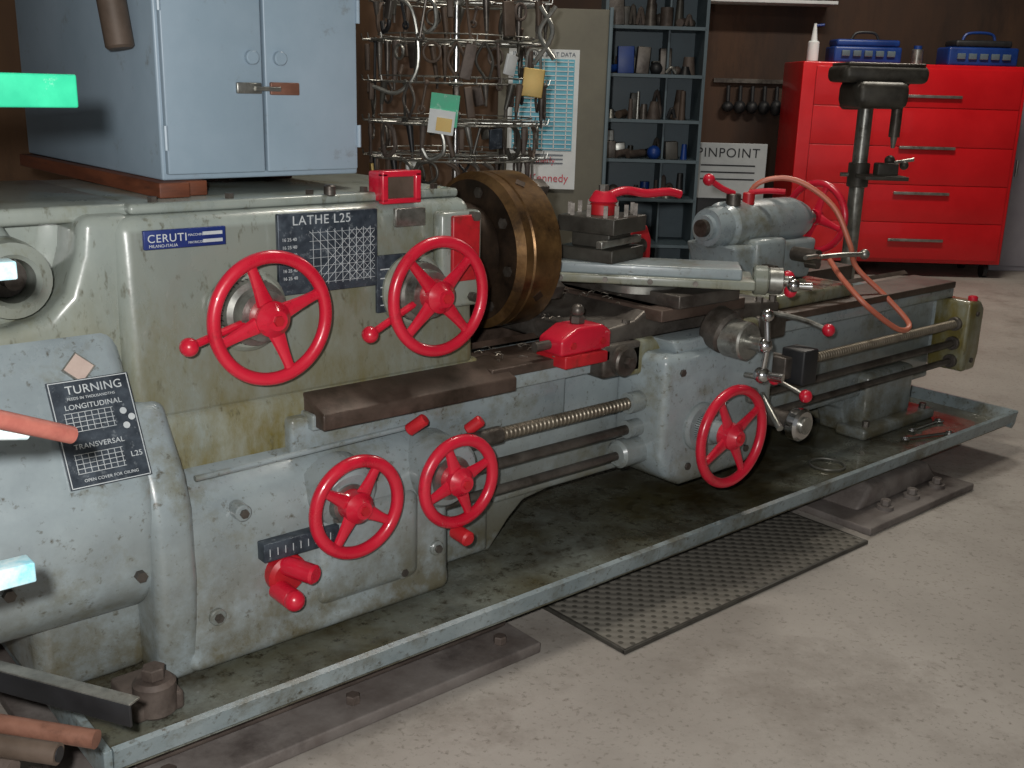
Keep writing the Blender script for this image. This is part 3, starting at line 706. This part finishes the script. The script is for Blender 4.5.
t.done()
BR=group("bar_stock_rack")
t=Part("bars",BR)
t.X(.05,.508,1.48,1.53,1.555,1.598,GRN,.003)
t.X(.05,.416,1.50,1.54,1.33,1.355,TWP,.003)
t.C((.1,1.35,1.29),(.466,1.5,1.100),.013,BRN)
t.C((.1,1.40,1.20),(.405,1.50,1.115),.010,TWP)
t.X(.05,.416,1.56,1.60,.86,.892,TWP,.003)
t.done()
t=Part("angle_iron",BR)
d_=(V((.615,1.78,0))-V((.30,2.34,0)));a_=math.atan2(d_.y,d_.x);mc=(V((.615,1.78,0))+V((.30,2.34,0)))/2
t.B(mc+V((0,0,.435)),(d_.length,.006,.045),BLK,.001,(0,0,a_));t.B(mc+V((.012,.008,.458)),(d_.length,.03,.005),STL,.001,(0,0,a_))
t.C((.2,2.20,.43),(.555,1.80,.40),.018,BRP);t.C((.2,2.05,.45),(.475,1.76,.425),.02,LEA);t.C((.475,1.76,.425),(.477,1.758,.425),.014,BLK)
t.C((.1,2.35,.40),(.42,1.86,.36),.02,RST)
t.done()
t=Part("upright",BR);t.X(.02,.07,1.30,1.62,0,1.8,STD,.004);t.X(.02,.35,1.9,1.95,0,.40,STD,.004);t.X(.02,.07,1.3,2.4,.36,.40,STD,.004);t.done()

# ---------- lights ----------
def alight(name,loc,size,en,rot=(0,0,0),col=(1,1,1),sy=None):
    l=bpy.data.lights.new(name,"AREA");l.energy=en;l.size=size;l.color=col
    if sy: l.shape='RECTANGLE';l.size_y=sy
    o=bpy.data.objects.new(name,l);o.location=loc;o.rotation_euler=rot;sc.collection.objects.link(o);return o
fl=bpy.data.lights.new("camera_flash","POINT");fl.energy=255;fl.shadow_soft_size=.025;fl.color=(1,.985,.96)
fo=bpy.data.objects.new("camera_flash",fl);fo.location=V((0,0,1.6))-rt*.08+V((0,0,.07));sc.collection.objects.link(fo)
alight("ceiling_fill",RW(.5,4,4.1),1.2,55,(0,0,RZ),(1,.93,.82),.3)  # unseen area lamp added under the ceiling as ambient fill
alight("ceiling_fill",RW(3,8,4.1),1.2,95,(0,0,RZ),(1,.93,.82),.3)  # second added fill, brightens the back of the room
alight("ceiling_fill",RW(-1,8.5,4.1),1.2,20,(0,0,RZ),(1,.9,.8),.3)  # weak added fill towards the back left, no fixture modelled
w=bpy.data.worlds.new("world");sc.world=w;w.use_nodes=True
w.node_tree.nodes["Background"].inputs[0].default_value=(.95,.97,1,1);w.node_tree.nodes["Background"].inputs[1].default_value=.25
